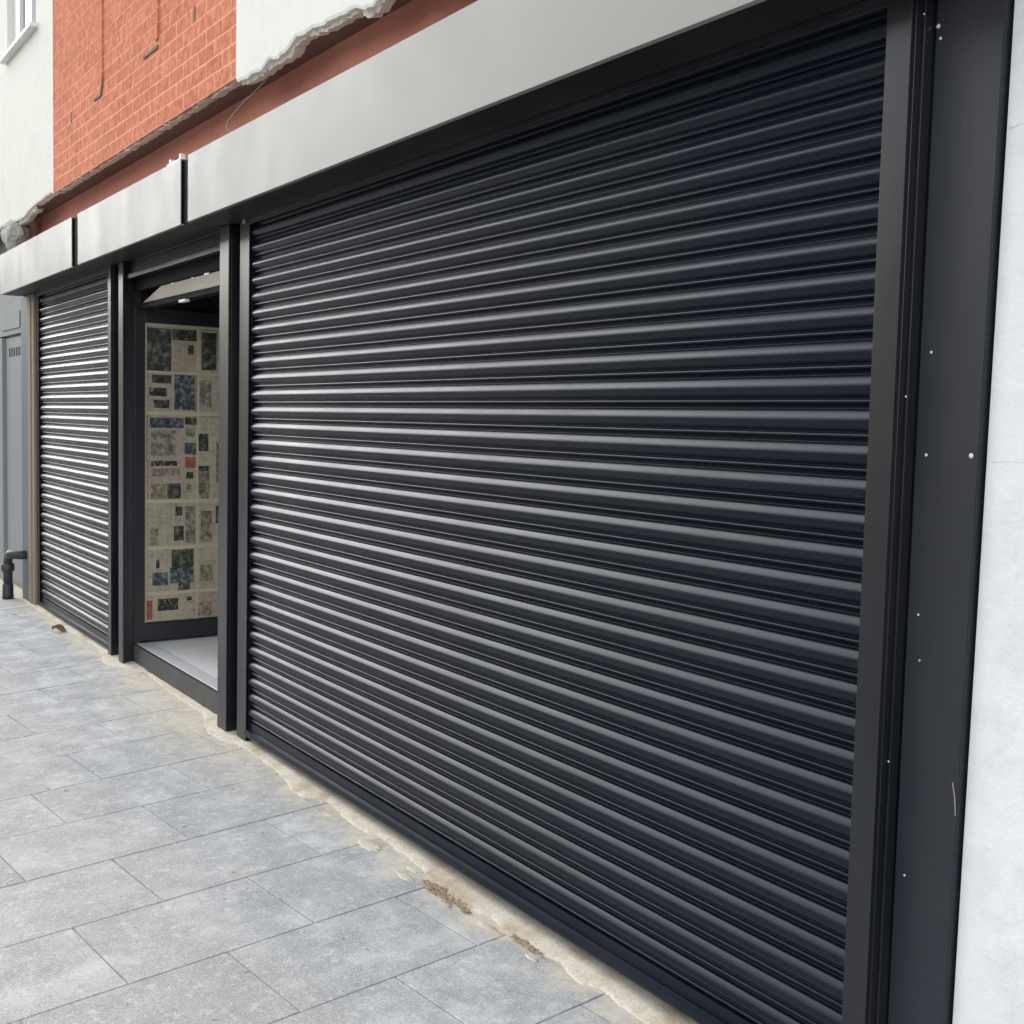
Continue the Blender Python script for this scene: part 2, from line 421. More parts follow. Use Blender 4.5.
# new bedding mortar along the foot of the shopfront
def mortar_strip():
    edge = [(-10.6, -.05), (-10.1, -.07), (-9.4, -.05), (-8.9, -.075), (-8.3, -.045), (-7.95, -.07), (-7.75, -.13), (-7.6, -.13), (-7.45, -.06), (-7.26, .01), (-6.9, -.01), (-6.5, -.02), (-6.13, -.015),
            (-5.9, -.09), (-5.75, -.12), (-5.6, -.10), (-5.511, -.068), (-5.244, -.056), (-4.973, -.065), (-4.744, -.107), (-4.615, -.118), (-4.524, -.045), (-4.403, -.055), (-4.199, -.073), (-4.082, -.070), (-4.031, -.042), (-3.876, -.054), (-3.789, -.054), (-3.713, -.058), (-3.622, -.068), (-3.510, -.101), (-3.424, -.118), (-3.290, -.124), (-3.200, -.068), (-3.082, -.092), (-2.988, -.081), (-2.893, -.090), (-2.819, -.067), (-2.687, -.088), (-2.598, -.066), (-2.476, -.072), (-2.2, -.08), (-1.9, -.075), (-1.5, -.10), (-.8, -.09), (.5, -.1), (3.5, -.08)]
    pts = []
    for (x0, y0), (x1, y1) in zip(edge, edge[1:]):
        n = max(1, int((x1 - x0) / .006))
        for i in range(n):
            t = i / n; x = x0 + (x1 - x0) * t; y = y0 + (y1 - y0) * t
            y += noise.noise(Vector((x * 9, 0, 3))) * .011 + noise.noise(Vector((x * 38, 5, 3))) * .009 + noise.noise(Vector((x * 120, 5, 3))) * .005
            pts.append((x, y))
    bm = bmesh.new(); rows = []
    prof = [(0, -.006), (.003, .0012), (.008, .003), (.015, .005), (.024, .0065), (.036, .008), (.05, .0095), (.07, .010), (1, .011)]
    for x, y in pts:
        row = []; yb = .14
        for kx, (o, h) in enumerate(prof):
            yy = yb if o == 1 else y + o
            zz = ground(x, yy) + h + ((noise.noise(Vector((x * 14, yy * 30, 1))) * .003 + noise.noise(Vector((x * 70, yy * 90, 1))) * .0028) if kx > 0 else 0)
            row.append(bm.verts.new((x, yy, zz)))
        rows.append(row)
    for a, b in zip(rows, rows[1:]):
        for i in range(len(prof) - 1):
            f = bm.faces.new((a[i], b[i], b[i + 1], a[i + 1])); f.smooth = True
    bmesh.ops.recalc_face_normals(bm, faces=bm.faces[:])
    me = bpy.data.meshes.new('mortar_strip'); bm.to_mesh(me); bm.free(); me.materials.append(M['mortar'])
    o = bpy.data.objects.new('mortar_strip', me); COL.objects.link(o); o['kind'] = 'structure'
mortar_strip()

def blob(name, x, y, rx, ry, h, m, ang=0, seed=0):
    bm = bmesh.new(); n = 40; rings = []; h = h * .5
    for fr, hz in ((1.0, -.001), (.93, .6 * h), (.7, h), (.35, h * 1.05)):
        ring = []
        for i in range(n):
            a = 6.28318 * i / n; k = 1 + .5 * noise.noise(Vector((math.cos(a) * 1.3 + seed, math.sin(a) * 1.3, seed))) + .35 * noise.noise(Vector((math.cos(a) * 4 + seed, math.sin(a) * 4, seed)))
            px, py = rx * fr * k * math.cos(a), ry * fr * k * math.sin(a)
            X = x + px * math.cos(ang) - py * math.sin(ang); Y = y + px * math.sin(ang) + py * math.cos(ang)
            ring.append(bm.verts.new((X - x, Y - y, ground(X, Y) + hz + .001 - ground(x, y))))
        rings.append(ring)
    for a, b in zip(rings, rings[1:]):
        for i in range(n): bm.faces.new((a[i], a[(i + 1) % n], b[(i + 1) % n], b[i])).smooth = True
    bm.faces.new(rings[-1]); bmesh.ops.recalc_face_normals(bm, faces=bm.faces[:])
    me = bpy.data.meshes.new(name); bm.to_mesh(me); bm.free(); me.materials.append(M[m])
    o = bpy.data.objects.new(name, me); COL.objects.link(o); o.location = (x, y, ground(x, y)); return o
GR = 'blobs of mortar dropped on the paving beside the wide shutter'
CHIPS = [(-3.96, -.118, .075, .026, .006, 'mortar', 'largest cream splash of mortar, lying clear of the strip below the wide shutter'),
         (-3.67, -.088, .042, .012, .004, 'mortar', 'small cream mortar splash touching the strip, upper of a close pair'),
         (-3.63, -.142, .050, .015, .004, 'mortar', 'cream mortar splash just outside the strip, lower of a close pair'),
         (-4.36, -.105, .030, .010, .003, 'mortar', 'tiny pale fleck of mortar nearest the post between door and wide shutter'),
         (-3.13, -.115, .050, .014, .004, 'mortar', 'pale flattened mortar patch on the slab beside the brown crumbled edge'),
         (-2.88, -.118, .030, .009, .005, 'mortar', 'bright white mortar crumb at the cracked strip edge, nearest the photographer')]
for i, (x, y, rx, ry, h, m, lab) in enumerate(CHIPS):
    tag(blob('mortar_blob', x, y, rx, ry, h, m, .1, i * 3.1), lab, 'mortar', GR)
def crumbs(x0, x1, y, spread, n, seed, lab):
    """ragged crumbled mortar: many grains, nobody could count them"""
    rnd = random.Random(seed); bm = bmesh.new(); xm = (x0 + x1) / 2
    for i in range(n):
        x = rnd.uniform(x0, x1); yy = y + rnd.gauss(0, spread) * (1 - abs(x - xm) / (x1 - x0)); r = rnd.uniform(.0015, .0055)
        g = bmesh.ops.create_icosphere(bm, subdivisions=1, radius=r)
        for v in g['verts']:
            v.co = Vector((x + v.co.x * rnd.uniform(1, 2.2) * 1.3, yy + v.co.y, ground(x, yy) + .006 + v.co.z * .6 + .3 * r))
    me = bpy.data.meshes.new('mortar_crumbs'); bm.to_mesh(me); bm.free(); me.materials.append(M['mortar_brown'])
    o = bpy.data.objects.new('mortar_crumbs', me); COL.objects.link(o); tag(o, lab, 'mortar', kind='stuff')
crumbs(-3.55, -3.25, -.112, .017, 210, 3, 'brown crumbled damp mortar at the middle of the strip edge')
crumbs(-3.03, -2.88, -.088, .009, 70, 5, 'small brown crumbling spot on the strip edge nearest the photographer')
# dead leaf by the far shutter: two curled lobes
def leaf():
    bm = bmesh.new(); rows = []
    for i in range(9):
        t = i / 8; w = .045 * math.sin(math.pi * min(1, t * 1.05)) ** .7 + .001; row = []
        for j in range(5):
            s = (j - 2) / 2; row.append(bm.verts.new((t * .15 - .07, s * w, .012 + .03 * (s * s) + .02 * math.sin(t * 5))))
        rows.append(row)
    for a, b in zip(rows, rows[1:]):
        for j in range(4): bm.faces.new((a[j], b[j], b[j + 1], a[j + 1])).smooth = True
    r = bmesh.ops.solidify(bm, geom=bm.faces[:], thickness=.0015)
    me = bpy.data.meshes.new('dead_leaf'); bm.to_mesh(me); bm.free(); me.materials.append(M['mortar_brown'])
    o = bpy.data.objects.new('dead_leaf', me); COL.objects.link(o); o.location = (-8.89, -.13, ground(-8.89, -.13)); o.scale = (.8, .8, .8); o.rotation_euler = (0, 0, .7)
    tag(o, 'curled brown dead leaf on the paving below the far shutter', 'leaf')
leaf()

# ------------------------------------------------------------------ roller shutters
PROF = [(0, 8.0), (4, 9.6), (6.8, 9.4), (7.4, 7), (7.9, 1.5), (9.0, -1.4), (11, -3.6), (14, -6.0), (17.5, -8.4), (21, -10.6), (24.5, -12.4), (28, -13.6), (32, -14.1), (36, -13.8), (40.5, -12.4), (45, -10.0), (49.5, -6.6), (53, -2.8), (55, .4), (56.4, 3.4), (58.2, 4.0), (59.6, 1.6), (61.2, -2.2), (63.4, -4.6), (66.2, -5.0), (68.6, -3.6), (70.2, -.8), (71.4, 3.2), (73, 5.4)]
def slats(x0, x1, ztop, n, zlim_top=None, y0=0.0, seed=1, nx=30):
    """curtain of n interlocked laths; ztop is the top of the first one"""
    rnd = random.Random(seed); bm = bmesh.new()
    cols = None; prev_last = None; xs = [x0 + (x1 - x0) * i / nx for i in range(nx + 1)]
    allrows = []
    for s in range(n):
        ya, yb, yc = (rnd.uniform(-.0006, .0006) for _ in range(3)); za, zb = (rnd.uniform(-.0005, .0005) for _ in range(2)); tl = rnd.uniform(-.008, .008)
        for (t, y) in PROF:
            row = []
            for i, x in enumerate(xs):
                u = i / nx
                yy = y0 + y / 1000 + ya * (1 - u) + yb * u + yc * math.sin(math.pi * u) + tl * (t - 38) / 1000
                zz = H + ztop - PITCH * s - t / 1000 + za * (1 - u) + zb * u
                row.append(bm.verts.new((x, yy, zz)))
            allrows.append(row)
    for a, b in zip(allrows, allrows[1:]):
        for i in range(nx):
            f = bm.faces.new((a[i], b[i], b[i + 1], a[i + 1])); f.smooth = True
    # solid back so the curtain is not a film
    top = [bm.verts.new((x, y0 + .0135, allrows[0][0].co.z)) for x in (x0, x1)]
    bot = [bm.verts.new((x, y0 + .0135, allrows[-1][0].co.z)) for x in (x0, x1)]
    bm.faces.new((top[0], top[1], bot[1], bot[0]))
    mb = MB(); mb.bm.free(); mb.bm = bm
    return mb
DROP = .0185                      # highlight sits this far below a lath's top
Z1 = .8735 + DROP

def guide(x0, x1, side, y_front=-.045, y_back=.055, zt=.918, zb=None, lip=.05, th=.014, bev=.0012):
    """C-shaped guide rail; side=+1 the slot opens towards +x, -1 towards -x"""
    mb = MB(); zb0 = zb
    xm = (x0 + x1) / 2
    zb = zb0 if zb0 is not None else ground(xm, y_front) - H + .004
    body0, body1 = (x0, x1 - lip) if side > 0 else (x0 + lip, x1)
    mb.box(x0, x1, y_front, y_front + th, H + zb, H + zt, bev, 2)
    mb.box(body0, body1, y_front + th + .0005, y_back, H + zb, H + zt, .001, 1)
    return mb

def guide_parts(root, x0, x1, side, **kw):
    o = part(guide(x0, x1, side, **kw), 'guide_rail', 'black', root)
    zb = ground((x0 + x1) / 2, -.03) + .01
    yf = kw.get('y_front', -.045) + kw.get('th', .014) - .012; zt = kw.get('zt', .918); lip = kw.get('lip', .05)
    b = MB()
    if side > 0: b.box(x1 - lip + .002, x1 - .004, yf + .018, yf + .032, zb, H + zt - .004)
    else: b.box(x0 + .004, x0 + lip - .002, yf + .016, yf + .030, zb, H + zt - .004)
    part(b, 'brush_seal', 'rubber', root, parent=o)
    return o

def bottom_bar(root, x0, x1, ztop, name='bottom_bar'):
    mb = MB()
    mb.box(x0, x1, -.006, .006, H + ztop - .036, H + ztop, .0015)
    mb.prism([(-.026, H + ztop - .068), (-.030, H + ztop - .060), (-.026, H + ztop - .040), (-.010, H + ztop - .0365), (.03, H + ztop - .0365), (.03, H + ztop - .068)], 'x', x0, x1, .0012)
    return part(mb, name, 'slat', root)

# wide shutter
S = thing('roller_shutter', 'wide closed black roller shutter filling the right of the shopfront', 'roller shutter', (-3.6, 0, ground(-3.6, 0)), 'black slatted roller shutters of the shopfront')
part(slats(-5.545, XR - .045, Z1 + PITCH, 32, seed=3, nx=36), 'curtain', 'slat', S)
bottom_bar(S, XL, XR - .05, Z1 - 31 * PITCH - .0005)
guide_parts(S, -5.612, -5.492, +1, lip=.06, y_front=-.0225, th=.006)
guide_parts(S, -1.764, -1.700, -1, lip=.03, bev=.0005)
b = MB(); b.box(-5.56, -1.69, -.030, -.018, H + .893, H + .9205, .002); b.box(-5.56, -1.69, -.036, -.030, H + .905, H + .9205, .001)
part(b, 'lintel_angle', 'black', S)
b = MB(); b.tube([(-5.492, -.045, H + .905), (-5.492, -.052, H + .905), (-5.492, -.054, H + .905)], [.012, .012, .006], 12); part(b, 'fixing_bolt', 'alu', S)

# far shutter
F = thing('roller_shutter', 'narrower closed roller shutter at the far left beyond the open doorway', 'roller shutter', (-9.0, 0, ground(-9, 0)), 'black slatted roller shutters of the shopfront')
part(slats(-10.065, -7.93, Z1 + PITCH, 32, seed=5, nx=16), 'curtain', 'slat', F)
bottom_bar(F, -10.03, -7.93, Z1 - 31 * PITCH - .0005)
guide_parts(F, -10.12, -10.02, +1, lip=.05, y_front=-.0225, th=.006)
guide_parts(F, -7.892, -7.822, -1, lip=.03)
b = MB(); b.box(-10.1, -7.80, -.030, -.018, H + .893, H + .9205, .002); part(b, 'lintel_angle', 'black', F)

# shutter over the doorway, rolled up
D = thing('roller_shutter', 'rolled up roller shutter above the open doorway with only its last laths showing', 'roller shutter', (-6.7, 0, ground(-6.7, 0)), 'black slatted roller shutters of the shopfront')
part(slats(-7.60, -5.78, .985, 1, seed=8, nx=6), 'curtain', 'slat', D)
mb = MB(); mb.box(-7.60, -5.78, -.006, .006, H + .850, H + .9115, .0015); mb.prism([(-.026, H + .815), (-.026, H + .840), (-.008, H + .850), (.02, H + .850), (.02, H + .815)], 'x', -7.60, -5.78, .0012)
part(mb, 'bottom_bar', 'slat', D)
mb = MB(); zb = ground(-5.76, -.03) + .004
mb.box(-5.830, -5.703, -.045, -.031, zb, H + .918, .0025); mb.box(-5.783, -5.703, -.0305, .065, zb, H + .918, .001)
part(mb, 'guide_rail', 'black', D)
mb = MB(); zb = ground(-7.6, -.03) + .004
mb.box(-7.645, -7.548, -.045, -.031, zb, H + .918, .0025); mb.box(-7.645, -7.585, -.0305, .025, zb, H + .918, .001)
part(mb, 'guide_rail', 'black', D)

# posts that fill the gaps between the guides
def post(x0, x1, y, lab):
    t = thing('shopfront_post', lab, 'post', ((x0 + x1) / 2, y, ground(x0, y)), 'black posts between the shutters')
    mb = MB(); mb.box(x0, x1, y, y + .09, ground(x0, y) - .01, H + .918, .001); part(mb, 'post_plate', 'black', t)
    for z in (-1.2, -.4, .4):
        mb = MB(); screw(mb, (x0 + x1) / 2, y, H + z, .0035); part(mb, 'fixing_screw', 'black', t)
post(-5.700, -5.552, .045, 'recessed black post between the doorway and the wide shutter')
post(-7.820, -7.648, .045, 'recessed black post between the far shutter and the doorway')

# ------------------------------------------------------------------ fascia
FA = thing('shop_fascia', 'long blank silver metal fascia box running above all the shutters', 'fascia', (-5.8, -.1, H + .92))
PAN = [(-10.45, -8.085), (-7.925, -5.895), (-5.785, -1.50)]
for x0, x1 in PAN:
    mb = MB()
    mb.prism([(-.220, H + .921), (-.220, H + 1.235), (-.021, H + 1.243), (-.021, H + 1.238), (-.215, H + 1.230), (-.215, H + .926), (-.200, H + .926), (-.200, H + .921)], 'x', x0, x1, .0008)
    part(mb, 'fascia_panel', 'silver', FA)
for x0, x1 in ((-8.085, -7.925), (-5.895, -5.785)):
    mb = MB(); mb.box(x0 - .14, x1 + .02, -.2045, -.201, H + .9262, H + 1.2285, .001)
    part(mb, 'joint_strip', 'rubber', FA)
for x0, x1 in ((-10.45, -8.01), (-8.006, -5.842), (-5.838, -1.50)):
    mb = MB(); mb.box(x0, x1, -.1995, .06, H + .9215, H + .9255, .0005); part(mb, 'soffit_panel', 'soffit', FA)
mb = MB(); mb.box(-10.45, -10.447, -.2, -.02, H + .926, H + 1.229); part(mb, 'end_cap', 'silver', FA)
mb = MB(); mb.box(-1.503, -1.50, -.2, -.02, H + .926, H + 1.229); part(mb, 'end_cap', 'silver', FA)
mb = MB()
for x, z in ((-5.97, 1.255), (-6.13, 1.252)):
    mb.box(x - .012, x + .012, -.20, -.175, H + 1.242, H + z + .02, .003)
mb.box(-6.16, -5.95, -.205, -.172, H + 1.238, H + 1.250, .003)
part(mb, 'fixing_bracket', 'pvc', FA)

# ------------------------------------------------------------------ doorway
DW = thing('shop_doorway', 'black framed shop doorway standing open between two shutters, newspaper taped over its door', 'doorway', (-6.7, .05, ground(-6.7, .05)))
XJ = -7.61
zs = H - 1.449
mb = MB(); mb.box(XJ - .05, XJ, .026, .085, ground(XJ, .03), H + .83, .002); part(mb, 'door_jamb', 'doorframe', DW)
mb = MB(); mb.box(-5.86, -5.80, .03, .09, ground(XJ, .03), H + .83, .002); part(mb, 'door_jamb', 'doorframe', DW)
mb = MB(); mb.box(XJ - .05, -5.80, .040, .075, H + .748, H + .93, .001); part(mb, 'head_panel', 'rubber', DW)
mb = MB()
mb.prism([(-7.47, H + .672), (-5.862, H + .668), (-5.862, H + .742), (-7.10, H + .745)], 'y', .052, .125, .002)  # slanted left end follows a shadow line, built into the shape
hd = part(mb, 'door_head', 'alu', DW)
mb = MB(); mb.box(XJ, -5.862, .060, .124, H + .640, H + .6665, .001); part(mb, 'door_stop', 'rubber', DW, parent=hd)
mb = MB()
for x in (-6.90, -6.55): mb.box(x, x + .03, .050, .0515, H + .738, H + .746, .0005)
mb.box(-6.33, -6.26, .046, .0535, H + .735, H + .752, .002); mb.box(-6.77, -6.66, .050, .08, H + .625, H + .640, .003)
part(mb, 'lock_keep', 'pvc', DW, parent=hd)
mb = MB(); mb.prism([(.026, H - 1.60), (.030, zs), (.055, zs), (.055, H - 1.60)], 'x', XJ - .04, -5.78, .0015); part(mb, 'door_sill', 'sillpaint', DW)
mb = MB(); mb.box(XJ, -5.81, .0555, .150, zs - .03, zs + .002, .002); part(mb, 'threshold', 'thresh', DW)
# leaf swung inwards at a right angle, hinged on the far jamb
Y0, Y1 = .042, .985; XF = -7.600; XB = -7.648
LEAFROT = Matrix.Translation((XF, Y0, 0)) @ Matrix.Rotation(math.radians(5), 4, 'Z') @ Matrix.Translation((-XF, -Y0, 0))
zlo, zhi = H - 1.437, H + .655
PL = (.108, .915); PZ = (H - 1.33, H + .565)
mb = MB()
mb.box(XB, XF, Y0, PL[0], zlo, zhi, .002); mb.box(XB, XF, PL[1], Y1, zlo, zhi, .002)
mb.box(XB, XF, PL[0] + .0005, PL[1] - .0005, zlo, PZ[0], .002); mb.box(XB, XF, PL[0] + .0005, PL[1] - .0005, PZ[1], zhi, .002)
LF = part(mb, 'door_leaf', 'doorframe', DW)
mb = MB(); mb.box(XB + .018, XB + .028, PL[0], PL[1], PZ[0], PZ[1]); part(mb, 'glass_pane', 'glass_dark', DW, parent=LF)
mb = MB(); mb.tube([(XF + .05, .93, H - .6), (XF + .05, .93, H - .15)], .011, 12)
for z in (-.57, -.18): mb.tube([(XF, .93, H + z), (XF + .05, .93, H + z)], .007, 10)
part(mb, 'pull_handle', 'alu', DW, parent=LF)

def paper(y0, y1, z0, z1, base, blocks, seed):
    """one crumpled sheet stuck to the glass; blocks = pictures/headlines printed on it (fractions of the sheet)"""
    rnd = random.Random(seed); ny, nz = 30, 34; bm = bmesh.new(); tilt = rnd.uniform(-.012, .012)
    xf = XB + .0295; names = [base] + sorted({b[4] for b in blocks})
    V = {}
    for i in range(ny + 1):
        for j in range(nz + 1):
            u, v = i / ny, j / nz; y = y0 + (y1 - y0) * u; z = z0 + (z1 - z0) * v + tilt * (u - .5) * .3
            d = .0030 + .0026 * noise.noise(Vector((y * 9 + seed, z * 7, seed))) + .0012 * noise.noise(Vector((y * 31, z * 29, seed)))
            V[i, j] = bm.verts.new((xf + d, y, z))
    for i in range(ny):
        for j in range(nz):
            f = bm.faces.new((V[i, j], V[i + 1, j], V[i + 1, j + 1], V[i, j + 1])); f.smooth = True
            u, v = (i + .5) / ny, (j + .5) / nz
            for (a0, a1, b0, b1, mm) in blocks:
                if a0 <= u <= a1 and b0 <= v <= b1: f.material_index = names.index(mm)
    bmesh.ops.solidify(bm, geom=bm.faces[:], thickness=-.0004)
    mb = MB(); mb.bm.free(); mb.bm = bm; mb.mats = names
    return part(mb, 'newspaper_sheet', base, DW, parent=LF)
rows = [H + .555, H + .262, H + .005, H - .553, H - .850, H - 1.140, H - 1.322]
c1, c2, c3 = .118, .300, .462
P = 'paper'
paper(c1, .290, rows[1], rows[0], P, [(.05, .97, .04, .93, 'ph_dark')], 1)
paper(.288, .455, rows[1], rows[0], 'paper_pink', [(0, 1, .72, .95, 'ph_dark'), (.62, .88, .42, .62, 'ph_dark'), (.2, .85, .75, .80, 'headline')], 2)
paper(c1, .290, rows[2] + .01, rows[1] + .006, P, [(.25, .95, .72, .92, 'ph_dark'), (.15, .8, .38, .6, 'headline'), (.3, .9, .1, .28, 'ph_dark')], 3)
paper(.288, .448, rows[2] + .01, rows[1] + .004, P, [(.1, .96, .06, .95, 'ph_blue')], 4)
paper(.46, .72, rows[2] - .005, rows[0] - .01, P, [(.1, .5, .52, .96, 'ph_dark'), (.05, .35, .1, .40, 'ph_brown'), (.6, .95, .3, .8, 'ph_dark')], 5)
paper(c1 + .01, .375, rows[3], rows[2] - .012, 'paper_pink', [(.08, .98, .86, .97, 'ph_blue'), (.10, .78, .52, .82, 'ph_brown'), (.1, .8, .40, .47, 'headline'), (.15, .85, .30, .37, 'ph_brown'), (.1, .5, .03, .2, 'ph_brown'), (.55, .9, .03, .22, 'ph_dark')], 6)
paper(.365, .462, rows[3] + .28, rows[2] - .015, P, [(0, 1, .78, .98, 'ph_dark'), (.1, .9, .05, .36, 'ph_blue'), (.2, .8, .5, .7, 'ph_brown')], 7)
paper(.368, .462, rows[3], rows[3] + .30, P, [(.12, .85, .72, .94, 'ph_red'), (.2, .7, .48, .62, 'headline'), (.2, .6, .2, .34, 'ph_brown')], 8)
paper(.46, .72, rows[3], rows[2] - .014, P, [(0, .32, .0, .42, 'ph_brown'), (.04, .3, .6, .8, 'ph_dark'), (.5, .9, .2, .7, 'ph_brown'), (.05, .3, .34, .42, 'ph_dark')], 9)
paper(c1 + .005, .462, rows[4], rows[3] - .01, P, [(.06, .22, .05, .45, 'ph_brown'), (.55, .72, .15, .48, 'ph_dark'), (.58, .70, .72, .92, 'headline'), (.76, .98, .1, .9, 'ph_brown')], 10)
paper(.46, .72, rows[4], rows[3] - .01, P, [(.1, .4, .1, .8, 'ph_brown'), (.5, .9, .5, .9, 'ph_dark')], 11)
paper(c1, .462, rows[5], rows[4] - .008, P, [(.12, .42, .18, .46, 'ph_blue'), (.5, .93, .52, .96, 'ph_dark'), (.47, .93, .20, .55, 'ph_blue'), (.62, .88, .02, .2, 'ph_dark'), (.2, .28, .55, .75, 'headline')], 12)
paper(.46, .72, rows[5], rows[4] - .008, P, [(.1, .42, .2, .6, 'ph_brown'), (.6, .95, .1, .5, 'ph_dark')], 13)
paper(c1, .462, rows[6], rows[5] - .008, P, [(.25, .62, .38, .82, 'headline'), (.0, .12, .1, .8, 'ph_red'), (.8, .9, .7, .85, 'headline')], 14)
paper(.46, .72, rows[6], rows[5] - .008, 'paper_pink', [(.05, .4, .1, .6, 'ph_brown')], 15)
paper(.72, .905, rows[3], rows[0], P, [(.1, .9, .6, .9, 'ph_dark'), (.1, .9, .1, .4, 'ph_brown')], 16)
paper(.72, .905, rows[6], rows[3] - .01, P, [(.1, .9, .6, .9, 'ph_brown'), (.1, .6, .1, .4, 'ph_dark')], 17)
xt = XB + .036
def tape(y0, y1, z0, z1):
    mb = MB(); t = bmesh.new(); n = max(2, int(max(y1 - y0, z1 - z0) / .03)); vert = (z1 - z0) > (y1 - y0); R0 = []
    for i in range(n + 1):
        u = i / n; dx = .0012 * noise.noise(Vector((u * 9, z0 * 7, y0 * 5))); w = .002 * noise.noise(Vector((u * 14, z0, y0)))
        if vert: a, b_ = (y0 + w, z0 + (z1 - z0) * u), (y1 + w, z0 + (z1 - z0) * u)
        else: a, b_ = (y0 + (y1 - y0) * u, z0 + w), (y0 + (y1 - y0) * u, z1 + w)
        R0.append((t.verts.new((xt + dx, *a)), t.verts.new((xt + dx, *b_))))
    for (a, b_), (c, d) in zip(R0, R0[1:]): t.faces.new((a, c, d, b_))
    bmesh.ops.solidify(t, geom=t.faces[:], thickness=.0004); mb.merge(t)
    part(mb, 'masking_tape', 'tape', DW, parent=LF)
for z, h in ((rows[1], .010), (rows[2], .026), (rows[3], .024), (rows[4], .022), (rows[5], .020)):
    tape(.112, .905, z - h / 2, z + h / 2)
tape(.112, .905, rows[0] - .008, H + .572 - .004)
tape(.110, .124, rows[6], rows[0]); tape(.452, .472, rows[2], rows[0]); tape(.455, .467, rows[6], rows[2])

LEAFROT = None
# shop interior
mb = MB(); mb.box(-10.3, -5.4, .152, 4.0, zs - .16, zs - .004); structure(mb, 'interior_floor', 'intfloor')
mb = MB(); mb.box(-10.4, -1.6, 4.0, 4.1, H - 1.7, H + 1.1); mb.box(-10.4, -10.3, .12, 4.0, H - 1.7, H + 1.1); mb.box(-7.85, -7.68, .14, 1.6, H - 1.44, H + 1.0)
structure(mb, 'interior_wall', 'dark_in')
mb = MB(); mb.box(-5.70, -5.60, .14, 4.0, H - 1.7, H + 1.1); structure(mb, 'bounce_partition', 'whitewall')  # unseen white wall, set close to bounce light onto the door sheets
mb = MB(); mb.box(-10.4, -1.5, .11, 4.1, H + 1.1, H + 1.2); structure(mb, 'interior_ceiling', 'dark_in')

# ------------------------------------------------------------------ black cladding beside the wide shutter
CL = thing('cladding_panel', 'tall black sheet metal pilaster panel between the wide shutter and the white wall', 'panel', (-1.6, .02, ground(-1.6, .02)))
zb = ground(-1.6, 0) - .01
mb = MB(); mb.prism([(-1.690, zb), (-1.553, zb), (-1.529, H + .918), (-1.688, H + .918)], 'y', .018, .0215, .0012)
part(mb, 'face_sheet', 'panel', CL)
mb = MB(); mb.prism([(-1.5528, zb), (-1.547, zb), (-1.523, H + .918), (-1.5288, H + .918)], 'y', .014, .060, .0012); part(mb, 'edge_fold', 'panel', CL)
mb = MB(); mb.box(-1.6995, -1.685, .022, .034, zb, H + .918, .001); part(mb, 'backing_strip', 'black', CL)
mb = MB(); mb.box(-1.6995, -1.6925, -.012, .0175, zb, H + .918, .001); part(mb, 'return_flange', 'black', CL)
for x, z, rr in ((-1.683, .838, .0055), (-1.676, .812, .004), (-1.661, .167, .0035), (-1.661, -.048, .004), (-1.551, -.046, .006), (-1.661, -.388, .003), (-1.652, -.485, .0025), (-1.664, -.958, .003)):
    mb = MB(); screw(mb, x, .018, H + z, rr); part(mb, 'rivet', 'zinc', CL)
for z in (.86, .074, -.711):
    mb = MB(); screw(mb, -1.696, -.012, H + z, .0026); part(mb, 'rivet', 'zinc', CL)
# nick in the folded edge
mb = MB(); mb.prism([(x - .022, z) for x, z in [(-1.529, H - .722), (-1.5222, H - .75), (-1.5185, H - .79), (-1.5195, H - .79), (-1.5238, H - .75), (-1.5305, H - .723)]], 'y', .0115, .0138)
part(mb, 'edge_chip', 'alu', CL)

# ------------------------------------------------------------------ the building
BD = thing('shop_building', 'two storey building with salmon brick and white rendered bays above the silver fascia', 'building', (-4, .5, 0))
W = -.15; TOP = H + 7.2
def jag_wall(x0, x1, yf, yb, ztop, zfun, step=.012):
    """wall slab with a ragged lower edge"""
    bm = bmesh.new(); n = int((x1 - x0) / step); Fv = []
    for i in range(n + 1):
        x = x0 + (x1 - x0) * i / n; z = zfun(x)
        Fv.append([bm.verts.new((x, yf, ztop)), bm.verts.new((x, yf, z + .012)), bm.verts.new((x, yf + .004, z)), bm.verts.new((x, yb, z + .004)), bm.verts.new((x, yb, ztop))])
    for a, b in zip(Fv, Fv[1:]):
        for k in range(5): bm.faces.new((a[k], b[k], b[(k + 1) % 5], a[(k + 1) % 5]))
    bm.faces.new(Fv[0]); bm.faces.new(Fv[-1][::-1]); bmesh.ops.recalc_face_normals(bm, faces=bm.faces[:])
    mb = MB(); mb.bm.free(); mb.bm = bm; return mb
def rough_edge(x0, x1, zfun, zt, seed):
    """lumpy face where render has broken away"""
    bm = bmesh.new(); n = int((x1 - x0) / .010); m = 9; V = {}
    for i in range(n + 1):
        x = x0 + (x1 - x0) * i / n; zb_ = zfun(x)
        for j in range(m + 1):
            v = j / m; z = zb_ + (zt - zb_) * v; p = Vector((x * 13, z * 15, seed)); q = Vector((x * 45, z * 50, seed))
            y = W + .016 + .014 * noise.noise(p) + .016 * noise.noise(q) + .02 * max(0, .35 - v)
            if v > .3: y = max(y, W + .010)
            V[i, j] = bm.verts.new((x, y, z))
        V[i, -1] = bm.verts.new((x, W + .07, zb_ + .012))
    for i in range(n):
        for j in range(-1, m): bm.faces.new((V[i, j], V[i + 1, j], V[i + 1, j + 1], V[i, j + 1]))
    bmesh.ops.recalc_face_normals(bm, faces=bm.faces[:])
    mb = MB(); mb.bm.free(); mb.bm = bm; return mb
def interp(tab, x):
    if x <= tab[0][0]: return tab[0][1]
    for (a, za), (b, zb_) in zip(tab, tab[1:]):
        if x <= b: return za + (zb_ - za) * (x - a) / (b - a)
    return tab[-1][1]
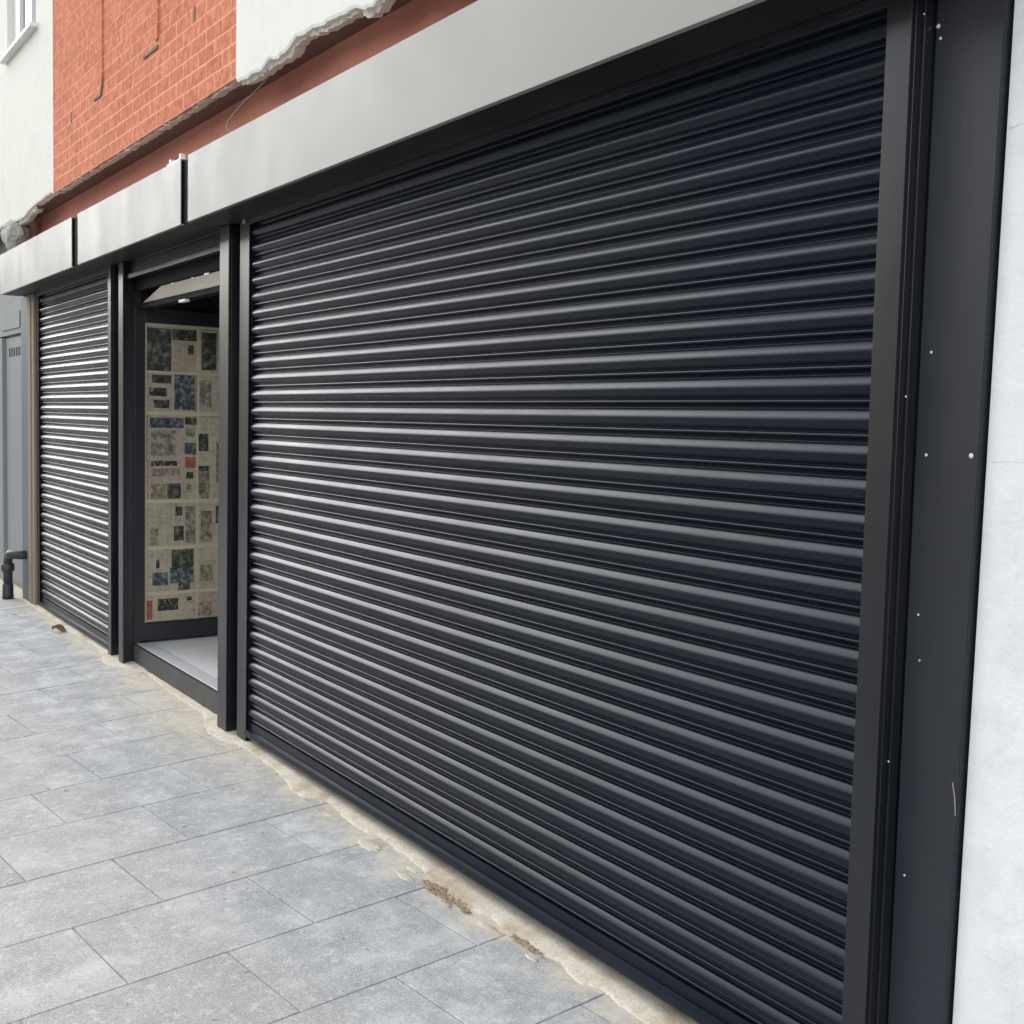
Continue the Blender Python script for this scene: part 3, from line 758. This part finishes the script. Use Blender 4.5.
def jn(x, s, a): return a * (noise.noise(Vector((x * 11, s, 0))) + .6 * noise.noise(Vector((x * 37, s, 2))))
RT = [(-5.338, 1.500), (-5.25, 1.480), (-5.05, 1.478), (-4.95, 1.492), (-4.78, 1.486), (-4.66, 1.520), (-4.5, 1.510), (-4.30, 1.50), (-4.1, 1.485), (-4.05, 1.462), (-3.97, 1.462), (-3.92, 1.49), (-3.6, 1.445), (-3.2, 1.42), (-2, 1.42), (6, 1.42)]
part(jag_wall(-5.336, 6.0, W, W + .06, TOP, lambda x: H + interp(RT, x) + jn(x, 1, .012)), 'render_wall', 'white', BD, label='white rendered bay with a broken lower edge right of the brick')
part(rough_edge(-5.31, 2.0, lambda x: H + interp(RT, x) - .015 + jn(x, 7, .022), H + 1.60, 3), 'broken_edge', 'rubble', BD)
LT = [(-20, 1.5), (-10.6, 1.50), (-10.2, 1.475), (-9.9, 1.47), (-9.7, 1.50), (-9.4, 1.515), (-9.0, 1.525), (-8.902, 1.512)]
# left bay is built round its window
WX0, WX1, WZ0, WZ1 = -10.47, -9.43, H + 2.79, H + 4.05
part(jag_wall(-20, -8.902, W, W + .06, WZ0, lambda x: H + interp(LT, x) + jn(x, 3, .010)), 'render_wall', 'cream', BD, label='cream white rendered bay with a window, left of the brick')
mb = MB(); mb.box(-20, WX0, W, .12, WZ0 + .0, TOP); mb.box(WX1, -8.902, W, .12, WZ0, TOP); mb.box(WX0, WX1, W, .12, WZ1, TOP)
part(mb, 'render_wall', 'cream', BD)
part(rough_edge(-10.6, -9.5, lambda x: H + interp(LT, x) - .028 + jn(x, 9, .028), H + 1.56, 5), 'broken_edge', 'rubble', BD)
# window: frame, two lights, sill
mb = MB(); y = W + .045
mb.box(WX0, WX1, y, y + .06, WZ0, WZ0 + .06, .004); mb.box(WX0, WX1, y, y + .06, WZ1 - .06, WZ1, .004)
mb.box(WX0, WX0 + .24, y + .001, y + .059, WZ0 + .0605, WZ1 - .0605, .004); mb.box(WX1 - .055, WX1, y + .001, y + .059, WZ0 + .0605, WZ1 - .0605, .004)
mb.box(-10.02, -9.80, y + .002, y + .058, WZ0 + .0605, WZ1 - .0605, .004); mb.box(-9.62, -9.585, y + .004, y + .05, WZ0 + .0605, WZ1 - .0605, .003)
wf = part(mb, 'window', 'pvc', BD)
mb = MB(); mb.box(WX0, WX1, y + .03, y + .036, WZ0 + .05, WZ1 - .05); part(mb, 'pane', 'glass', BD, parent=wf)
mb = MB(); mb.prism([(W - .055, WZ0 - .040), (W - .055, WZ0 - .012), (W + .044, WZ0 + .004), (W + .044, WZ0 - .040)], 'x', WX0 - .06, WX1 + .06, .004); part(mb, 'sill', 'pvc', BD, parent=wf)
# brick bay
mb = jag_wall(-8.90, -5.338, W + .004, W + .06, TOP, lambda x: H + 1.510 + jn(x, 5, .003)); part(mb, 'brick_wall', 'brick', BD)
mb = rough_edge(-8.89, -5.345, lambda x: H + 1.503 + jn(x, 8, .009), H + 1.56, 8); part(mb, 'broken_edge', 'rubble', BD)
# raised outlines of a blocked opening, and weep slots
mb = MB()
mb.prism([(-7.640, H + 1.935), (-7.596, H + 2.00), (-7.596, TOP - 1), (-7.628, TOP - 1), (-7.628, H + 2.01), (-7.66, H + 1.95)], 'y', W - .006, W + .02, .002)
mb.prism([(-6.53, H + 1.955), (-6.486, H + 1.975), (-6.470, TOP - 1), (-6.502, TOP - 1), (-6.51, H + 1.99)], 'y', W - .006, W + .02, .002)
part(mb, 'brick_pier_edge', 'brick', BD)
def slot(fn):
    mb = MB(); fn(mb); part(mb, 'weep_slot', 'underside', BD)
slot(lambda mb: mb.prism([(-7.80, H + 1.908), (-7.64, H + 1.905), (-7.596, H + 1.965), (-7.600, H + 2.02), (-7.622, H + 1.955), (-7.66, H + 1.925), (-7.80, H + 1.922)], 'y', W - .004, W + .02))
slot(lambda mb: mb.prism([(-6.75, H + 1.918), (-6.50, H + 1.916), (-6.50, H + 1.934), (-6.75, H + 1.930)], 'y', W - .004, W + .02))
slot(lambda mb: mb.box(-8.396, -8.376, W + .001, W + .02, H + 1.890, H + 1.958))
slot(lambda mb: mb.box(-5.930, -5.908, W + .001, W + .02, H + 1.902, H + 1.972))
# recessed lintel band between fascia and upper wall
bm = bmesh.new(); nx = 300; nz = 12; V = {}
for i in range(nx + 1):
    for j in range(nz + 1):
        x = -10.6 + 9.2 * i / nx; v = j / nz; z = H + 1.12 + .46 * v
        yy = .052 - .020 * max(0, (v - .80) / .20) ** 2 + .005 * noise.noise(Vector((x * 5, z * 16, 0))) + .003 * noise.noise(Vector((x * 21, z * 40, 0)))
        V[i, j] = bm.verts.new((x, yy, z))
for i in range(nx):
    for j in range(nz): bm.faces.new((V[i, j], V[i + 1, j], V[i + 1, j + 1], V[i, j + 1])).smooth = True
mb = MB(); mb.bm.free(); mb.bm = bm; mb.mat('redband'); mb.box(-10.6, -1.4, .07, .13, H + .93, H + 1.62)
part(mb, 'lintel_band', 'redband', BD)
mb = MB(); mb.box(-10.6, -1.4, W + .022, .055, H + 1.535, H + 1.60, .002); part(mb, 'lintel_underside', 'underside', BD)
# lump of concrete at the far end of the lintel
bm = bmesh.new(); bmesh.ops.create_icosphere(bm, subdivisions=4, radius=1)
for v in bm.verts:
    k = 1 + .25 * noise.noise(v.co * 1.7) + .08 * noise.noise(v.co * 6); v.co = Vector((-10.36 + v.co.x * .22 * k, -.11 + v.co.y * .10 * k, H + 1.385 + v.co.z * .13 * k))
mb = MB(); mb.bm.free(); mb.bm = bm; part(mb, 'concrete_corbel', 'concrete', BD)
# white painted pier at street level on the right, side and rear walls, roof
mb = MB(); mb.prism([(-1.543, -.3), (6.0, -.3), (6.0, H + 1.46), (-1.511, H + 1.46)], 'y', .030, .40, .003); part(mb, 'ground_floor_pier', 'whitewall', BD)
mb = MB(); mb.box(-20, -10.62, 1.6, 1.8, -.3, H + 1.52); part(mb, 'ground_floor_wall', 'whitewall', BD)
mb = MB(); mb.box(-20, 6, 8.0, 8.2, -.3, TOP); mb.box(5.8, 6, .41, 8.0, -.3, TOP); mb.box(-20, -19.8, .46, 8.0, -.3, TOP); part(mb, 'rear_wall', 'cream', BD)
mb = MB(); mb.prism([(-.35, TOP), (4.1, TOP + 1.9), (8.5, TOP), (8.5, TOP - .1), (-.35, TOP - .1)], 'x', -20.1, 6.1); part(mb, 'roof', 'opp_roof', BD)
mb = MB(); mb.tube([(-5.09, -.06, H + 1.52), (-5.13, -.10, H + 1.45), (-5.24, -.17, H + 1.36), (-5.29, -.205, H + 1.30), (-5.275, -.215, H + 1.262), (-5.23, -.205, H + 1.243)], .0013, 6)
mb2 = part(mb, 'loose_wire', 'concrete', BD)
# hairline cracks in the white pier
def crack(pts, y):
    mb = MB(); mb.tube([(x, y, z) for x, z in pts], .0007, 5); part(mb, 'hairline_crack', 'rubble', BD)
crack([(-1.511, H + .600), (-1.47, H + .607), (-1.42, H + .603), (-1.36, H + .612), (-1.2, H + .60)], .0300)
crack([(-1.511, H - .058), (-1.47, H - .054), (-1.40, H - .058), (-1.3, H - .05)], .0300)

# ------------------------------------------------------------------ grey shopfront beyond, with pipe
TH = math.radians(0.0)
NB = thing('neighbouring_shopfront', 'grey painted shopfront with a vented door at the far left edge', 'shopfront', (-10.55, 0, ground(-10.55, 0)))
def ang(u, w, z):       # u metres along the splayed front, w metres out of it
    return Vector((-10.55 - math.cos(TH) * u - math.sin(TH) * w, math.sin(TH) * u - math.cos(TH) * w, z))
def abox(mb, u0, u1, w0, w1, z0, z1):
    t = bmesh.new(); c = [t.verts.new(ang(u, w, z)) for z in (z0, z1) for u, w in ((u0, w0), (u1, w0), (u1, w1), (u0, w1))]
    for f in ((0, 1, 2, 3), (7, 6, 5, 4), (0, 4, 5, 1), (1, 5, 6, 2), (2, 6, 7, 3), (3, 7, 4, 0)): t.faces.new([c[i] for i in f])
    bmesh.ops.recalc_face_normals(t, faces=t.faces[:]); bmesh.ops.bevel(t, geom=t.edges[:], offset=.002, segments=1, affect='EDGES'); mb.merge(t)
zg = ground(-11, 0)
mb = MB(); abox(mb, .0, 6.0, -.12, -.05, zg - .1, H + 1.50); part(mb, 'timber_front', 'greypaint', NB)
mb = MB(); abox(mb, .01, .235, -.0495, .0, zg, H + .92); abox(mb, .236, 6.0, -.0495, -.010, H + .655, H + .92); abox(mb, .30, 1.05, -.0095, .0, H + .70, H + .84); abox(mb, 1.06, 1.30, -.0495, .0, zg, H + .64)
part(mb, 'door_frame', 'greypaint', NB)
mb = MB(); abox(mb, .245, 1.03, -.0495, -.030, zg + .05, H + .635); dr = part(mb, 'door', 'greypaint', NB)
for i in range(6):
    mb = MB(); abox(mb, .34 + i * .10, .385 + i * .10, -.0298, -.027, H + .47, H + .545); part(mb, 'vent_slot', 'dark_in', NB, parent=dr)
mb = MB(); mb.box(-10.55, -10.285, -.045, .12, ground(-10.4, 0) - .01, H + .918, .004); part(mb, 'pilaster', 'bluegrey', NB)
mb = MB(); mb.box(-10.283, -10.185, -.050, .10, ground(-10.2, 0) - .005, H + .918, .003); mb.box(-10.183, -10.094, -.042, .08, ground(-10.2, 0) - .005, H + .918, .003); part(mb, 'corner_batten', 'timber', NB)
PI_ = thing('soil_pipe', 'short black soil pipe elbow standing on the pavement against the grey shopfront', 'pipe', (-10.60, -.15, ground(-10.60, -.15)))
zg = ground(-10.60, -.15); px, py = -10.60, -.15
mb = MB(); zt = H - 1.175
arc = [(px + .11 * (1 - math.cos(a)), py, zt - .11 + .11 * math.sin(a)) for a in [i * math.pi / 2 / 8 for i in range(9)]]
mb.tube([(px, py, zg + .01)] + arc + [(px + .15, py + .02, zt), (px + .19, py + .06, zt), (px + .20, py + .14, zt)], .036, 18); part(mb, 'pipe', 'pipe', PI_)
mb = MB(); mb.tube([(px, py, H - 1.33), (px, py, H - 1.31), (px, py, H - 1.27), (px, py, H - 1.262)], [.044, .052, .052, .046], 18); part(mb, 'collar', 'pipe', PI_)
mb = MB(); mb.tube([(px, py, zg), (px, py, zg + .03), (px, py, zg + .12), (px, py, zg + .13)], [.046, .044, .042, .039], 18); part(mb, 'base_shoe', 'pipe', PI_)

# ------------------------------------------------------------------ unseen terrace across the street; height and length set for reflected light
OP = thing('terrace_building', 'cream stuccoed terrace across the street, mirrored in the glossy shutters', 'building', (-25, -13, zr))
mb = MB(); mb.box(-75, -7, -23, -15, zr - .2, zr + 8.8); mb.box(-86, -75.01, -23, 16, zr - .2, zr + 9.4); part(mb, 'wall', 'opp', OP)  # end block added to cut off bright sky down the street
mb = MB(); mb.prism([(-14.6, zr + 8.8), (-19, zr + 10.6), (-23.4, zr + 8.8)], 'x', -75.2, -6.8); part(mb, 'roof', 'opp_roof', OP)
for i in range(-22, -2):
    for z0, z1 in ((.8, 2.3), (3.6, 5.1), (6.3, 7.7)):
        x = i * 3.3
        mb = MB(); mb.box(x, x + 1.3, -14.995, -14.93, zr + z0, zr + z1, .01); w_ = part(mb, 'window', 'pvc', OP)
        mb = MB(); mb.box(x + .08, x + 1.22, -14.928, -14.92, zr + z0 + .08, zr + z1 - .08); part(mb, 'pane', 'glass_dark', OP, parent=w_)

# ------------------------------------------------------------------ light
EL, AZ = math.radians(31), math.radians(262)     # veiled sun low over the far end of the street
world = bpy.data.worlds.new('World'); scn.world = world; world.use_nodes = True
nt = world.node_tree; bg = nt.nodes['Background']; sky = nt.nodes.new('ShaderNodeTexSky')
sky.sky_type = 'NISHITA'; sky.sun_disc = False; sky.sun_elevation = EL; sky.sun_rotation = AZ
sky.air_density = 1.0; sky.dust_density = 1.0; sky.ozone_density = 1.0
hs = nt.nodes.new('ShaderNodeHueSaturation'); hs.inputs['Saturation'].default_value = .25
nt.links.new(sky.outputs[0], hs.inputs['Color']); nt.links.new(hs.outputs[0], bg.inputs['Color']); bg.inputs['Strength'].default_value = .15
sd = bpy.data.lights.new('sun', 'SUN'); sd.energy = .5; sd.angle = math.radians(60); sd.color = (1, .98, .955)
so = bpy.data.objects.new('sun', sd); COL.objects.link(so)
dirv = Vector((math.sin(AZ) * math.cos(EL), math.cos(AZ) * math.cos(EL), math.sin(EL)))
so.rotation_euler = dirv.to_track_quat('Z', 'Y').to_euler(); so.location = (0, -5, 12)

# ------------------------------------------------------------------ camera
yaw, pit, rol = math.radians(56.824), math.radians(4.24), math.radians(-1.356)
f = Vector((-math.sin(yaw) * math.cos(pit), math.cos(yaw) * math.cos(pit), -math.sin(pit)))
rr = Vector((math.cos(yaw), math.sin(yaw), 0)); dd = f.cross(rr)
r2 = rr * math.cos(rol) + dd * math.sin(rol); d2 = -rr * math.sin(rol) + dd * math.cos(rol)
cam = bpy.data.cameras.new('camera'); co = bpy.data.objects.new('camera', cam); COL.objects.link(co)
co.matrix_world = Matrix(((r2.x, -d2.x, -f.x, 0), (r2.y, -d2.y, -f.y, -2.108), (r2.z, -d2.z, -f.z, H), (0, 0, 0, 1)))
cam.sensor_width = 36; cam.sensor_fit = 'HORIZONTAL'; cam.lens = 36 * 1209.36 / 1024; cam.clip_start = .05; cam.clip_end = 2000
scn.camera = co
scn.view_settings.view_transform = 'Standard'; scn.view_settings.look = 'None'; scn.view_settings.gamma = 1
scn.view_settings.exposure = 1.66
scn.render.resolution_x = 1024; scn.render.resolution_y = 1024
